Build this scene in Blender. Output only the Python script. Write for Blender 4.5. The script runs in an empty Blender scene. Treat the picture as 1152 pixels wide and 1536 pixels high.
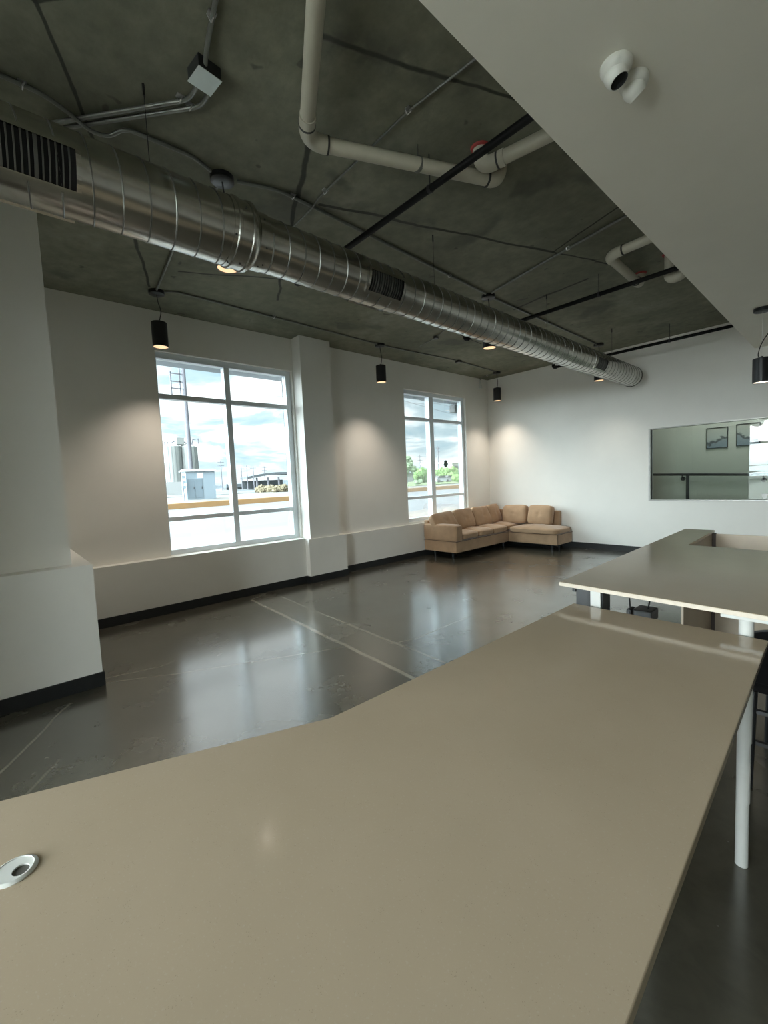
import bpy, bmesh, math, random
from mathutils import Vector, Matrix, noise
random.seed(7)
sc = bpy.context.scene
COL = sc.collection
PI = math.pi

# ------------------------------------------------------------------ materials
def new_mat(name):
    m = bpy.data.materials.new(name); m.use_nodes = True
    nt = m.node_tree
    for n in list(nt.nodes): nt.nodes.remove(n)
    out = nt.nodes.new('ShaderNodeOutputMaterial')
    return m, nt, out

class G:
    """small node-graph helper"""
    def __init__(s, nt): s.nt = nt
    def n(s, t, **kw):
        x = s.nt.nodes.new(t)
        for k, v in kw.items(): setattr(x, k, v)
        return x
    def l(s, a, b): s.nt.links.new(a, b)
    def inp(s, sock, v):
        if hasattr(v, 'is_linked') or isinstance(v, bpy.types.NodeSocket): s.l(v, sock)
        else: sock.default_value = v
    def math(s, op, a, b=None, clamp=False):
        x = s.n('ShaderNodeMath', operation=op, use_clamp=clamp)
        s.inp(x.inputs[0], a)
        if b is not None: s.inp(x.inputs[1], b)
        return x.outputs[0]
    def vmath(s, op, a, b=None):
        x = s.n('ShaderNodeVectorMath', operation=op)
        s.inp(x.inputs[0], a)
        if b is not None: s.inp(x.inputs[1], b)
        return x
    def noise(s, vec, scale, detail=4, rough=.55, dist=0.):
        x = s.n('ShaderNodeTexNoise')
        if vec is not None: s.l(vec, x.inputs['Vector'])
        x.inputs['Scale'].default_value = scale; x.inputs['Detail'].default_value = detail
        x.inputs['Roughness'].default_value = rough; x.inputs['Distortion'].default_value = dist
        return x.outputs['Fac']
    def ramp(s, fac, stops, interp='LINEAR'):
        x = s.n('ShaderNodeValToRGB'); cr = x.color_ramp; cr.interpolation = interp
        while len(cr.elements) < len(stops): cr.elements.new(.5)
        for e, (p, c) in zip(cr.elements, stops):
            e.position = p; e.color = (*c, 1) if len(c) == 3 else c
        s.l(fac, x.inputs[0]); return x.outputs['Color']
    def mix(s, f, a, b, bt='MIX'):
        x = s.n('ShaderNodeMix', data_type='RGBA', blend_type=bt)
        s.inp(x.inputs[0], f)
        for i, v in ((6, a), (7, b)):
            s.inp(x.inputs[i], (*v, 1) if isinstance(v, tuple) and len(v) == 3 else v)
        return x.outputs[2]
    def maprange(s, v, a, b, c=0., d=1., smooth=False):
        x = s.n('ShaderNodeMapRange'); x.clamp = True
        if smooth: x.interpolation_type = 'SMOOTHSTEP'
        s.inp(x.inputs[0], v)
        for i, q in enumerate((a, b, c, d)): x.inputs[i+1].default_value = q
        return x.outputs[0]
    def pos(s): return s.n('ShaderNodeNewGeometry').outputs['Position']
    def bump(s, h, strength, dist=.01):
        x = s.n('ShaderNodeBump'); x.inputs['Strength'].default_value = strength
        x.inputs['Distance'].default_value = dist; s.l(h, x.inputs['Height']); return x.outputs[0]
    def seg(s, P, p0, p1, w0, w1):
        """1 on the ground line p0-p1 (2d), fading from w0 to w1"""
        p0 = Vector((*p0, 0)); p1 = Vector((*p1, 0)); d = p1-p0; L = d.length; u = d/L
        q = s.vmath('SUBTRACT', P, tuple(p0)).outputs[0]
        q = s.vmath('MULTIPLY', q, (1, 1, 0)).outputs[0]
        t = s.vmath('DOT_PRODUCT', q, tuple(u)).outputs['Value']
        t = s.math('MINIMUM', s.math('MAXIMUM', t, 0.), L)
        sv = s.n('ShaderNodeVectorMath', operation='SCALE'); sv.inputs[0].default_value = tuple(u); s.l(t, sv.inputs['Scale'])
        dd = s.vmath('DISTANCE', q, sv.outputs[0]).outputs['Value']
        return s.maprange(dd, w0, w1, 1., 0., True)

def principled(g, out, base, rough=.5, metal=0., normal=None, spec=.5, coat=0., coat_rough=.05):
    b = g.n('ShaderNodeBsdfPrincipled')
    g.inp(b.inputs['Base Color'], (*base, 1) if isinstance(base, tuple) and len(base) == 3 else base)
    g.inp(b.inputs['Roughness'], rough); g.inp(b.inputs['Metallic'], metal)
    b.inputs['Specular IOR Level'].default_value = spec
    b.inputs['Coat Weight'].default_value = coat; b.inputs['Coat Roughness'].default_value = coat_rough
    if normal is not None: g.l(normal, b.inputs['Normal'])
    g.l(b.outputs[0], out.inputs['Surface']); return b

def simple(name, col, rough=.5, metal=0., var=.06, scale=14., bump=0., spec=.5):
    m, nt, out = new_mat(name); g = G(nt)
    f = g.noise(g.pos(), scale, 4)
    a = tuple(max(0, c*(1-var)) for c in col); b = tuple(min(1, c*(1+var)) for c in col)
    c = g.ramp(f, [(.3, a), (.7, b)])
    nrm = g.bump(g.noise(g.pos(), scale*8, 3), bump, .004) if bump else None
    principled(g, out, c, rough, metal, nrm, spec); return m

def emit(name, col, strength):
    m, nt, out = new_mat(name); g = G(nt)
    e = g.n('ShaderNodeEmission'); e.inputs[0].default_value = (*col, 1); e.inputs[1].default_value = strength
    g.l(e.outputs[0], out.inputs['Surface']); return m

WALL = simple('white_paint', (.86, .85, .805), .6, var=.015, scale=3., bump=.04, spec=.3)
SOFFIT = simple('soffit_paint', (.84, .815, .73), .6, var=.015, scale=3., bump=.05, spec=.3)
BASE = simple('black_rubber_base', (.012, .014, .015), .45, var=.15)
ALU = simple('grey_window_aluminium', (.80, .86, .90), .4, .1, var=.02)
BLACK = simple('black_metal', (.011, .012, .014), .38, 0., var=.1)
BLACKPIPE = simple('black_pipe_paint', (.006, .006, .006), .6, 0., var=.1, spec=.15)
CABLE = simple('black_cable', (.01, .01, .011), .5)
WHITEMETAL = simple('white_powder_coat', (.56, .57, .55), .35, 0., var=.02)
PVC = simple('cream_plastic_pipe', (.50, .475, .385), .42, 0., var=.05, scale=9)
JOINTBLK = simple('pipe_joint_seal', (.03, .03, .028), .6)
RED = simple('red_firestop', (.34, .035, .03), .6, var=.25, scale=40)
EMT = simple('galvanised_conduit', (.19, .195, .175), .42, .55, var=.1, scale=30)
STEEL = simple('bright_steel', (.62, .62, .6), .3, .9, var=.06)
BOXCOVER = simple('pale_box_cover', (.62, .68, .66), .4, .3, var=.05)
CAMWHITE = simple('white_camera_plastic', (.70, .70, .65), .4, 0., var=.02)
LENSBLK = simple('black_lens', (.004, .004, .006), .12)
PLASTIC = simple('white_plastic', (.74, .75, .72), .3, var=.02)
DARKPLASTIC = simple('dark_grey_plastic', (.02, .021, .022), .4, var=.1)
LAMP = emit('warm_lamp_lens', (1., .66, .38), .82)
LAMPB = emit('bright_lamp_lens', (1., .90, .72), 1.7)
PANELBROWN = simple('brown_stone_panel', (.44, .36, .27), .3, var=.08, scale=5)

# ceiling concrete
def ceiling_mat():
    m, nt, out = new_mat('raw_concrete_ceiling'); g = G(nt); P = g.pos()
    w = g.n('ShaderNodeTexNoise'); w.inputs['Scale'].default_value = 2.2; w.inputs['Detail'].default_value = 5; g.l(P, w.inputs['Vector'])
    off = g.vmath('SCALE', g.vmath('SUBTRACT', w.outputs['Color'], (.5, .5, .5)).outputs[0]); off.inputs['Scale'].default_value = .09
    PW = g.vmath('ADD', P, off.outputs[0]).outputs[0]
    base = g.ramp(g.noise(P, .8, 6, .62, .4), [(.32, (.150, .153, .110)), (.52, (.215, .217, .160)), (.72, (.30, .298, .235))])
    fine = g.ramp(g.noise(P, 9., 5, .6), [(.3, (.80, .80, .80)), (.7, (1.1, 1.1, 1.1))])
    c = g.mix(1., base, fine, 'MULTIPLY')
    # dark water stains
    st = g.maprange(g.noise(PW, 1.35, 3, .5, .6), .60, .70, 0., .55, True)
    c = g.mix(st, c, (.070, .073, .060))
    sp = g.maprange(g.noise(P, 5.5, 2, .5), .70, .74, 0., .6, True)
    c = g.mix(sp, c, (.055, .056, .045))
    joints = [((-2.549, .303), (-3.203, .61), .006, .014), ((-4.312, 1.083), (-5.261, 1.425), .007, .02),
              ((-3.2, .61), (-4.31, 1.083), .006, .014), ((-2.0, .75), (-2.549, .303), .01, .02),
              ((-1.874, 1.352), (-1.59, 2.094), .006, .022), ((-1.59, 2.094), (-1.2, 3.1), .005, .016),
              ((-2.952, 2.106), (-2.635, 3.022), .012, .022), ((-2.635, 3.022), (-2.149, 4.366), .010, .02),
              ((-2.149, 4.366), (-1.877, 5.131), .006, .014), ((-2.4, 1.66), (-2.949, 1.903), .01, .025),
              ((-2.949, 1.903), (-3.316, 2.056), .01, .022), ((-3.316, 2.056), (-4.774, 2.693), .008, .018),
              ((-2.149, 4.366), (-1.2, 4.02), .006, .014), ((-3.204, 5.384), (-2.187, 5.279), .008, .03),
              ((-4.736, 1.579), (-4.208, 2.593), .006, .02), ((-4.219, 5.176), (-4.352, 6.279), .006, .016)]
    for a, b, w0, w1 in joints:
        c = g.mix(g.math('MULTIPLY', g.seg(PW, a, b, w0, w1), .9), c, (.030, .032, .026))
    for a, b in (((-2.97, 2.03), (-2.62, 3.0)), ((-1.9, 1.30), (-1.55, 2.15))):   # stained band beside a joint
        n2 = g.maprange(g.noise(P, 6., 4), .4, .6, 0., .55)
        c = g.mix(g.math('MULTIPLY', g.seg(PW, a, b, .03, .16), n2), c, (.075, .078, .068))
    nrm = g.bump(g.noise(P, 22., 6), .25, .01)
    principled(g, out, c, .75, 0., nrm, .25); return m
CEIL = ceiling_mat()

def floor_mat():
    m, nt, out = new_mat('polished_concrete_floor'); g = G(nt); P = g.pos()
    w = g.n('ShaderNodeTexNoise'); w.inputs['Scale'].default_value = 3.; w.inputs['Detail'].default_value = 5; g.l(P, w.inputs['Vector'])
    off = g.vmath('SCALE', g.vmath('SUBTRACT', w.outputs['Color'], (.5, .5, .5)).outputs[0]); off.inputs['Scale'].default_value = .05
    PW = g.vmath('ADD', P, off.outputs[0]).outputs[0]
    big = g.noise(P, .9, 6, .62, .6)
    base = g.ramp(big, [(.3, (.060, .057, .043)), (.52, (.088, .082, .062)), (.75, (.126, .115, .088))])
    fine = g.ramp(g.noise(PW, 7., 6, .65, .8), [(.3, (.84, .84, .84)), (.7, (1.1, 1.1, 1.1))])
    c = g.mix(1., base, fine, 'MULTIPLY')
    # pale band of patched concrete and its two ragged edges
    c = g.mix(g.math('MULTIPLY', g.seg(P, (-5.6, 2.62), (-2.3, 2.47), .13, .17), .5), c, (.155, .142, .108))
    for a, b, w0, w1, s_ in (((-5.522, 2.457), (-2.2, 2.28), .012, .03, .7), ((-5.31, 2.80), (-2.30, 2.66), .008, .03, .45)):
        c = g.mix(g.math('MULTIPLY', g.seg(PW, a, b, w0, w1), s_), c, (.36, .33, .26))
    for a, b, s_ in (((-2.95, 2.64), (-2.86, 2.9), .5), ((-2.86, 2.9), (-2.87, 4.1), .6), ((-4.117, .492), (-3.81, 1.018), .5),
                 ((-3.81, 1.018), (-3.20, 2.33), .5), ((-4.19, .536), (-4.09, .94), .5), ((-4.09, .94), (-4.14, 1.12), .4),
                 ((-3.895, .271), (-3.0, -.24), .7), ((-3.10, .142), (-2.8, -.07), .4)):
        c = g.mix(g.math('MULTIPLY', g.seg(PW, a, b, .004, .013), s_), c, (.28, .255, .20))
    c = g.mix(g.math('MULTIPLY', g.seg(P, (-2.806, 2.68), (-2.25, 2.64), .004, .010), .8), c, (.03, .03, .028))
    spots = g.maprange(g.noise(P, 9., 2, .4), .735, .75, 0., .7)
    c = g.mix(spots, c, (.04, .04, .035))
    r = g.maprange(g.noise(PW, 2.4, 5, .6), .3, .7, .18, .30)
    nrm = g.bump(g.noise(P, 3.5, 5, .6), .05, .02)
    b = principled(g, out, c, r, 0., nrm, .5, coat=.85, coat_rough=.18); b.inputs['Coat IOR'].default_value = 1.7; return m
FLOOR = floor_mat()

def quartz_mat():
    m, nt, out = new_mat('beige_quartz_worktop'); g = G(nt); P = g.pos()
    base = g.ramp(g.noise(P, 2.0, 4), [(.3, (.425, .343, .247)), (.7, (.465, .378, .278))])
    v = g.n('ShaderNodeTexVoronoi'); v.inputs['Scale'].default_value = 330.; g.l(P, v.inputs['Vector'])
    dots = g.maprange(v.outputs['Distance'], .10, .24, .5, 0.)
    sel = g.maprange(g.noise(P, 60., 2), .58, .62, 0., 1.)
    c = g.mix(g.math('MULTIPLY', dots, sel), base, (.20, .16, .115))
    sel2 = g.maprange(g.noise(P, 230., 2), .62, .68, 0., .16)
    c = g.mix(sel2, c, (.55, .50, .42))
    principled(g, out, c, .11, 0., None, .30); return m
QUARTZ = quartz_mat()
QUARTZEDGE = simple('pale_quartz_edge', (.62, .55, .46), .3, var=.06, scale=60)

def fabric_mat(name, col):
    m, nt, out = new_mat(name); g = G(nt); P = g.pos()
    c = g.ramp(g.noise(P, 5., 5, .6), [(.3, tuple(x*.86 for x in col)), (.7, tuple(x*1.1 for x in col))])
    b = principled(g, out, c, .85, 0., g.bump(g.noise(P, 160., 3), .3, .003), .2)
    b.inputs['Sheen Weight'].default_value = .35; b.inputs['Sheen Roughness'].default_value = .4
    return m
SUEDE = fabric_mat('tan_suede', (.43, .28, .17))
PIPING = fabric_mat('brown_piping', (.14, .085, .055))
CHAIRFAB = fabric_mat('black_fabric', (.010, .010, .011))

def duct_mat():
    m, nt, out = new_mat('galvanised_duct'); g = G(nt); P = g.pos()
    sv = g.vmath('MULTIPLY', P, (6., .7, 6.)).outputs[0]
    streak = g.noise(sv, 1.2, 1, .4)
    c = g.ramp(g.noise(P, 3.5, 5, .65), [(.3, (.36, .35, .32)), (.7, (.52, .51, .47))])
    r = g.maprange(streak, .3, .7, .19, .27)
    principled(g, out, c, r, 1., None, .5); return m
DUCT = duct_mat()
DUCTSEAM = simple('duct_seam', (.20, .20, .185), .4, .9, var=.1)

def glass_mat(name, tint, refl=1.0, ior=1.45):
    m, nt, out = new_mat(name); g = G(nt)
    t = g.n('ShaderNodeBsdfTransparent'); t.inputs[0].default_value = (*tint, 1)
    gl = g.n('ShaderNodeBsdfGlossy'); gl.inputs['Roughness'].default_value = .0; gl.inputs[0].default_value = (1, 1, 1, 1)
    f = g.n('ShaderNodeFresnel'); f.inputs['IOR'].default_value = ior
    mx = g.n('ShaderNodeMixShader')
    g.l(g.math('MULTIPLY', f.outputs[0], refl, True), mx.inputs[0]); g.l(t.outputs[0], mx.inputs[1]); g.l(gl.outputs[0], mx.inputs[2])
    g.l(mx.outputs[0], out.inputs['Surface']); return m
GLASS = glass_mat('window_glass', (.97, .985, .98), .55)
GLASSTINT = glass_mat('tinted_window_glass', (.84, .875, .88), .5)
GLASSIN = glass_mat('interior_window_glass', (.80, .85, .83), 1.0, 1.42)

# outdoors
ASPHALT = simple('grey_road', (.085, .088, .093), .85, var=.06, scale=1.5)
WALK = simple('pale_pavement', (.12, .112, .102), .85, var=.06, scale=1.2)
YELLOW = simple('yellow_kerb_paint', (.20, .115, .045), .8, var=.12, scale=.8)
DIRT = simple('pale_gravel_ground', (.095, .092, .085), .9, var=.16, scale=.35)
TRACK = simple('grey_rail_yard', (.075, .087, .095), .9, var=.15, scale=.3)
CABINET = simple('pale_blue_cabinet', (.19, .235, .265), .5, .0, var=.03, scale=.8)
SILO = simple('pale_silo_metal', (.185, .195, .185), .6, .0, var=.05, scale=.4)
POLE = simple('weathered_grey_pole', (.11, .11, .125), .8, var=.08)
TREE = simple('pale_green_leaves', (.10, .175, .05), .8, var=.35, scale=.9)
TREEB = simple('grey_green_leaves', (.12, .17, .095), .8, var=.3, scale=.9)
DRYGRASS = simple('dry_grass', (.11, .092, .055), .9, var=.25, scale=1.2)
GRASS = simple('green_verge', (.09, .125, .05), .9, var=.25, scale=.4)
HILL = simple('far_grey_ridge', (.17, .20, .22), .9, var=.06, scale=.05)
CARPAINT = simple('grey_car_paint', (.30, .32, .35), .3, .2)
CARGLASS = simple('dark_car_glass', (.03, .035, .04), .1)
BUILD = simple('white_building', (.27, .275, .27), .7, var=.05, scale=.3)
BRICK = simple('beige_render', (.46, .44, .40), .8, var=.06)
INK = simple('ink_black', (.02, .02, .025), .5)

# ------------------------------------------------------------------ mesh helpers
class MB:
    def __init__(s): s.v = []; s.f = []; s.sm = []
    def add(s, vs, fs, smooth=False):
        o = len(s.v); s.v += [tuple(v) for v in vs]
        s.f += [tuple(i+o for i in f) for f in fs]; s.sm += [smooth]*len(fs); return s
    def box(s, x0, x1, y0, y1, z0, z1, M=None, bev=0.):
        if bev > 0:
            bm = bmesh.new(); bmesh.ops.create_cube(bm, size=1.)
            bmesh.ops.scale(bm, vec=(x1-x0, y1-y0, z1-z0), verts=bm.verts)
            bmesh.ops.bevel(bm, geom=bm.edges[:], offset=bev, segments=2, affect='EDGES', profile=.6)
            c = Vector(((x0+x1)/2, (y0+y1)/2, (z0+z1)/2))
            vs = [v.co+c for v in bm.verts]; bm.verts.index_update()
            fs = [[v.index for v in f.verts] for f in bm.faces]; bm.free()
        else:
            vs = [Vector(p) for p in ((x0,y0,z0),(x1,y0,z0),(x1,y1,z0),(x0,y1,z0),(x0,y0,z1),(x1,y0,z1),(x1,y1,z1),(x0,y1,z1))]
            fs = [(3,2,1,0),(4,5,6,7),(0,1,5,4),(1,2,6,5),(2,3,7,6),(3,0,4,7)]
        if M is not None: vs = [M @ v for v in vs]
        return s.add(vs, fs)
    def prism(s, poly, z0, z1):
        n = len(poly); vs = [(x, y, z0) for x, y in poly]+[(x, y, z1) for x, y in poly]
        fs = [tuple(range(n))[::-1], tuple(range(n, 2*n))]+[(i, (i+1) % n, n+(i+1) % n, n+i) for i in range(n)]
        return s.add(vs, fs)
    def tube(s, pts, r, seg=12, caps=True, radii=None):
        pts = [Vector(p) for p in pts]; n = len(pts); ring = []
        up = None
        for i, p in enumerate(pts):
            t = ((pts[i]-pts[i-1]).normalized() if i else Vector()) + ((pts[i+1]-pts[i]).normalized() if i < n-1 else Vector())
            t.normalize()
            if up is None:
                a = Vector((0, 0, 1)) if abs(t.z) < .9 else Vector((1, 0, 0))
                up = (a-t*a.dot(t)).normalized()
            else:
                up = up-t*up.dot(t)
                up.normalize()
            b = t.cross(up); rr = radii[i] if radii else r
            ring += [p+(up*math.cos(2*PI*k/seg)+b*math.sin(2*PI*k/seg))*rr for k in range(seg)]
        fs = [(i*seg+k, i*seg+(k+1) % seg, (i+1)*seg+(k+1) % seg, (i+1)*seg+k) for i in range(n-1) for k in range(seg)]
        s.add(ring, fs, True)
        if caps:
            s.add(ring[:seg], [tuple(range(seg))[::-1]]); s.add(ring[-seg:], [tuple(range(seg))])
        return s
    def lathe(s, prof, c=(0, 0, 0), axis='Z', seg=32, M=None, smooth=True):
        vs = []
        for r, h in prof:
            for k in range(seg):
                a = 2*PI*k/seg; x, y = r*math.cos(a), r*math.sin(a)
                p = {'Z': Vector((x, y, h)), 'Y': Vector((x, h, y)), 'X': Vector((h, x, y))}[axis]
                if M is not None: p = M @ p
                vs.append(p+Vector(c))
        fs = [(i*seg+k, i*seg+(k+1) % seg, (i+1)*seg+(k+1) % seg, (i+1)*seg+k) for i in range(len(prof)-1) for k in range(seg)]
        return s.add(vs, fs, smooth)
    def build(s, name, mat, parent=None, origin=None, fix=True):
        me = bpy.data.meshes.new(name)
        if parent is not None: o0 = world_loc(parent)
        elif origin is not None: o0 = Vector(origin)
        else:
            xs = [v[0] for v in s.v]; ys = [v[1] for v in s.v]; zs = [v[2] for v in s.v]
            o0 = Vector(((min(xs)+max(xs))/2, (min(ys)+max(ys))/2, min(zs)))
        me.from_pydata([tuple(Vector(v)-o0) for v in s.v], [], s.f)
        me.polygons.foreach_set('use_smooth', s.sm); me.materials.append(mat); sharp = any(s.sm)
        bm = bmesh.new(); bm.from_mesh(me); bmesh.ops.remove_doubles(bm, verts=bm.verts, dist=1e-5)
        if fix: bmesh.ops.recalc_face_normals(bm, faces=bm.faces)
        bm.to_mesh(me); bm.free()
        if sharp: me.set_sharp_from_angle(angle=math.radians(38))
        o = bpy.data.objects.new(name, me); COL.objects.link(o)
        if parent is not None: o.parent = parent
        else: o.location = o0
        return o
def world_loc(o):
    l = Vector(o.location)
    while o.parent: o = o.parent; l += Vector(o.location)
    return l
def bevel_mod(o, w, seg=2, lim=40):
    m = o.modifiers.new('edge', 'BEVEL'); m.width = w; m.segments = seg; m.limit_method = 'ANGLE'; m.angle_limit = math.radians(lim); return o
def tag(o, label, cat, group=None):
    o['label'] = label; o['category'] = cat
    if group: o['group'] = group
    return o
def thing(name, loc, label, cat, group=None):
    o = bpy.data.objects.new(name, None); o.empty_display_size = .1; COL.objects.link(o); o.location = loc
    return tag(o, label, cat, group)
def struct(o): o['kind'] = 'structure'; return o
def copy_tree(o, parent=None):
    c = o.copy(); COL.objects.link(c)
    if parent is not None: c.parent = parent
    for ch in list(o.children): copy_tree(ch, c)
    return c
def bend(p0, c, p1, r, n=7):
    """rounded corner at c between p0 and p1"""
    p0, c, p1 = Vector(p0), Vector(c), Vector(p1)
    a = c+(p0-c).normalized()*r; b = c+(p1-c).normalized()*r
    return [((1-t)**2)*a+2*t*(1-t)*c+t*t*b for t in [i/n for i in range(n+1)]]

# ------------------------------------------------------------------ room shell
XL, YF, ZC = -5.92, 8.74, 3.776       # left wall face, far wall face, concrete ceiling
XR, YB = 2.8, -4.2
SX, SZ = -1.13, 3.30                  # soffit edge and underside
W1, W2 = (1.595, 3.52), (5.95, 7.87)  # window openings along the left wall
ZW0, ZW1 = .70, 3.29

m = MB(); m.box(XL-.2, XR+.2, YB-.2, YF+.12, -.2, 0); struct(m.build('floor', FLOOR))
m = MB(); m.box(XL-.2, XR+.2, YB-.2, YF+.12, ZC, ZC+.2); struct(m.build('ceiling', CEIL))
m = MB(); m.box(SX, XR, YB, YF, SZ, ZC); struct(m.build('ceiling_soffit', SOFFIT))

m = MB()
for a, b in ((YB, W1[0]), (W1[1], W2[0]), (W2[1], YF)): m.box(XL-.2, XL, a, b, 0, ZC)
for a, b in (W1, W2): m.box(XL-.2, XL, a, b, 0, ZW0).box(XL-.2, XL, a, b, ZW1, ZC)
struct(m.build('wall_left', WALL))
m = MB(); m.box(-5.92, -5.77, .511, 3.50, 0, .70).box(-5.92, -5.86, 4.215, YF, 0, .66); struct(m.build('wall_left_ledge', WALL))
m = MB(); m.box(-5.92, -5.69, 3.545, 4.10, .69, ZC).box(-5.92, -5.665, 3.50, 4.215, 0, .69); struct(m.build('wall_left_pilaster', WALL))
m = MB(); m.box(-5.92, -4.215, -1.7, .393, .98, ZC).box(-5.92, -4.06, -1.7, .511, 0, .987).box(-5.92, -2.6, -1.9, -1.7, 0, ZC); struct(m.build('wall_near_and_light_fin', WALL))  # last box: added unseen fin, keeps back daylight off the near wall
IW = (-2.56, .55, .966, 2.252)        # interior window x0 x1 z0 z1
m = MB()
m.box(XL-.2, IW[0], YF, YF+.12, 0, ZC).box(IW[1], XR+.2, YF, YF+.12, 0, ZC)
m.box(IW[0], IW[1], YF, YF+.12, 0, IW[2]).box(IW[0], IW[1], YF, YF+.12, IW[3], ZC)
struct(m.build('wall_far', WALL))
m = MB(); m.box(XR, XR+.2, YB, YF, 0, ZC); struct(m.build('wall_right', simple('taupe_wall_paint', (.45, .43, .39), .6, var=.02, scale=3)))
SB = (-4.6, .4, .10, 3.25)           # street glazing behind the camera
m = MB()
m.box(XL-.2, SB[0], YB-.2, YB, 0, ZC).box(SB[1], XR+.2, YB-.2, YB, 0, ZC)
m.box(SB[0], SB[1], YB-.2, YB, 0, SB[2]).box(SB[0], SB[1], YB-.2, YB, SB[3], ZC)
struct(m.build('wall_back', WALL))

# rubber baseboards
bt, bh = .012, .112
def bb(name, boxes):
    m = MB()
    for b in boxes: m.box(*b, 0, bh)
    struct(m.build(name, BASE))
bb('baseboard_left', [(-5.77, -5.77+bt, .511, 3.50), (-5.86, -5.86+bt, 4.215, YF)])
bb('baseboard_pilaster', [(-5.665, -5.665+bt, 3.50-bt, 4.215+bt), (-5.77, -5.665, 3.50-bt, 3.50), (-5.86, -5.665, 4.215, 4.215+bt)])
bb('baseboard_near', [(-4.06, -4.06+bt, -1.7, .511+bt), (-5.77, -4.06, .511, .511+bt)])
bb('baseboard_far', [(-5.86+bt, XR, YF-bt, YF)])
bb('baseboard_right', [(XR-bt, XR, YB, YF-bt)])

# windows in the left wall
def window(name, y0, y1, mull):
    fx0, fx1 = -6.085, -5.975
    gx = -6.03
    m = MB()
    m.box(fx0, fx1, y0, y0+.022, ZW0, ZW1).box(fx0, fx1, y1-.085, y1, ZW0, ZW1)
    m.box(fx0, fx1, y0+.022, y1-.085, ZW0, .765).box(fx0, fx1, y0+.022, y1-.085, 3.215, ZW1)
    w = struct(m.build(name, ALU)); bevel_mod(w, .006)
    m0, m1 = mull; zs = [.765, 1.138, 1.193, 2.715, 2.775, 3.215]
    m = MB(); m.box(fx0, fx1, m0, m1, .765, 3.215); bevel_mod(m.build('mullion', ALU, w), .006)
    for z0, z1 in ((zs[1], zs[2]), (zs[3], zs[4])):
        for a, b in ((y0+.022, m0), (m1, y1-.085)):
            m = MB(); m.box(fx0+.01, fx1-.006, a, b, z0, z1); m.build('transom', ALU, w)
    for a, b in ((y0+.022, m0), (m1, y1-.085)):
        for z0, z1 in ((zs[0], zs[1]), (zs[2], zs[3]), (zs[4], zs[5])):
            m = MB(); m.box(gx-.004, gx+.004, a, b, z0, z1); m.build('glass_pane', GLASSTINT, w)
    return w
w1 = window('window_1', *W1, (2.475, 2.555))
w2 = window('window_2', *W2, (6.725, 6.85))
m = MB(); m.lathe([(.0, 0), (.046, 0), (.046, .002), (0, .002)], axis='X', seg=24)
st = m.build('glass_sticker', simple('dark_green_sticker', (.035, .08, .06), .5), None, (0, 0, 0))
st.parent = w2; st.location = Vector((-6.025, 7.258, 1.845))-Vector(w2.location); st.scale = (1, 1.5, 1.65); st['label'] = 'dark oval sticker on the glass'

# interior window in the far wall
m = MB(); t = .03
m.box(IW[0], IW[0]+t, YF-.012, YF+.12, IW[2], IW[3]).box(IW[1]-t, IW[1], YF-.012, YF+.12, IW[2], IW[3])
m.box(IW[0]+t, IW[1]-t, YF-.004, YF+.12, IW[3]-.016, IW[3]).box(IW[0]+t, IW[1]-t, YF-.012, YF+.12, IW[2], IW[2]+.02)
w3 = struct(m.build('window_3', simple('brushed_window_trim', (.46, .46, .44), .4, .5)))
m = MB(); m.box(IW[0]+t, IW[1]-t, YF+.04, YF+.048, IW[2]+.02, IW[3]-.016); m.build('glass_pane', GLASSIN, w3)
m = MB(); m.box(IW[0]+t, IW[0]+t+.008, YF+.028, YF+.06, IW[2]+.02, IW[3]-.016); m.build('gasket', BLACK, w3)
sh = [(-.036, .034), (.0, .042), (.036, .034), (.034, -.004), (.018, -.03), (0, -.046), (-.018, -.03), (-.034, -.004)]
m = MB(); vs = [(x, 0, z) for x, z in sh]+[(x, -.002, z) for x, z in sh]; n = len(sh)
m.add(vs, [tuple(range(n)), tuple(range(2*n-1, n-1, -1))]+[(i, (i+1) % n, n+(i+1) % n, n+i) for i in range(n)])
s3 = m.build('shield_sticker', PLASTIC, None, (0, 0, 0)); s3.parent = w3
s3.location = Vector((-.985, YF+.0385, 1.04))-Vector(w3.location); s3['label'] = 'pale shield-shaped sticker on the glass'

# stair hall behind the interior window
HX0, HX1, HY = -4.2, 1.6, 10.3
HALL = simple('hall_paint', (.56, .565, .50), .6, var=.02, scale=3)
m = MB(); m.box(HX0, HX1, HY, HY+.12, 0, 3.4).box(HX0-.12, HX0, YF+.12, HY+.12, 0, 3.4).box(HX1, HX1+.12, YF+.12, HY+.12, 0, 3.4).box(HX0, HX1, YF+.12, HY, 3.3, 3.4)
struct(m.build('wall_hall', HALL))
m = MB(); m.box(HX0, HX1, YF+.12, HY, -.05, 0); struct(m.build('floor_hall', FLOOR))
hr = thing('handrail', (-1.0, HY-.075, 0), 'dark metal handrail on the wall behind the interior window', 'handrail')
m = MB(); m.tube([(-3.6, HY-.075, 1.44), (.9, HY-.075, 1.275)], .024, 12); m.build('rail', BLACK, hr)
for x, z in ((-2.40, 1.36), (-1.17, 1.30)):
    m = MB(); m.tube([(x, HY-.075, z+.02), (x, HY-.075, z-.02), (x, HY-.02, z-.05), (x, HY, z-.05)], .012, 8)
    m.lathe([(0, 0), (.042, 0), (.042, .012), (0, .012)], (x, HY-.012, z-.05), 'Y', 20); m.build('bracket', BLACK, hr)
m = MB(); m.box(-2.345, -2.295, HY-.03, HY, 0, 1.37); m.build('post', BLACK, hr)
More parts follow.
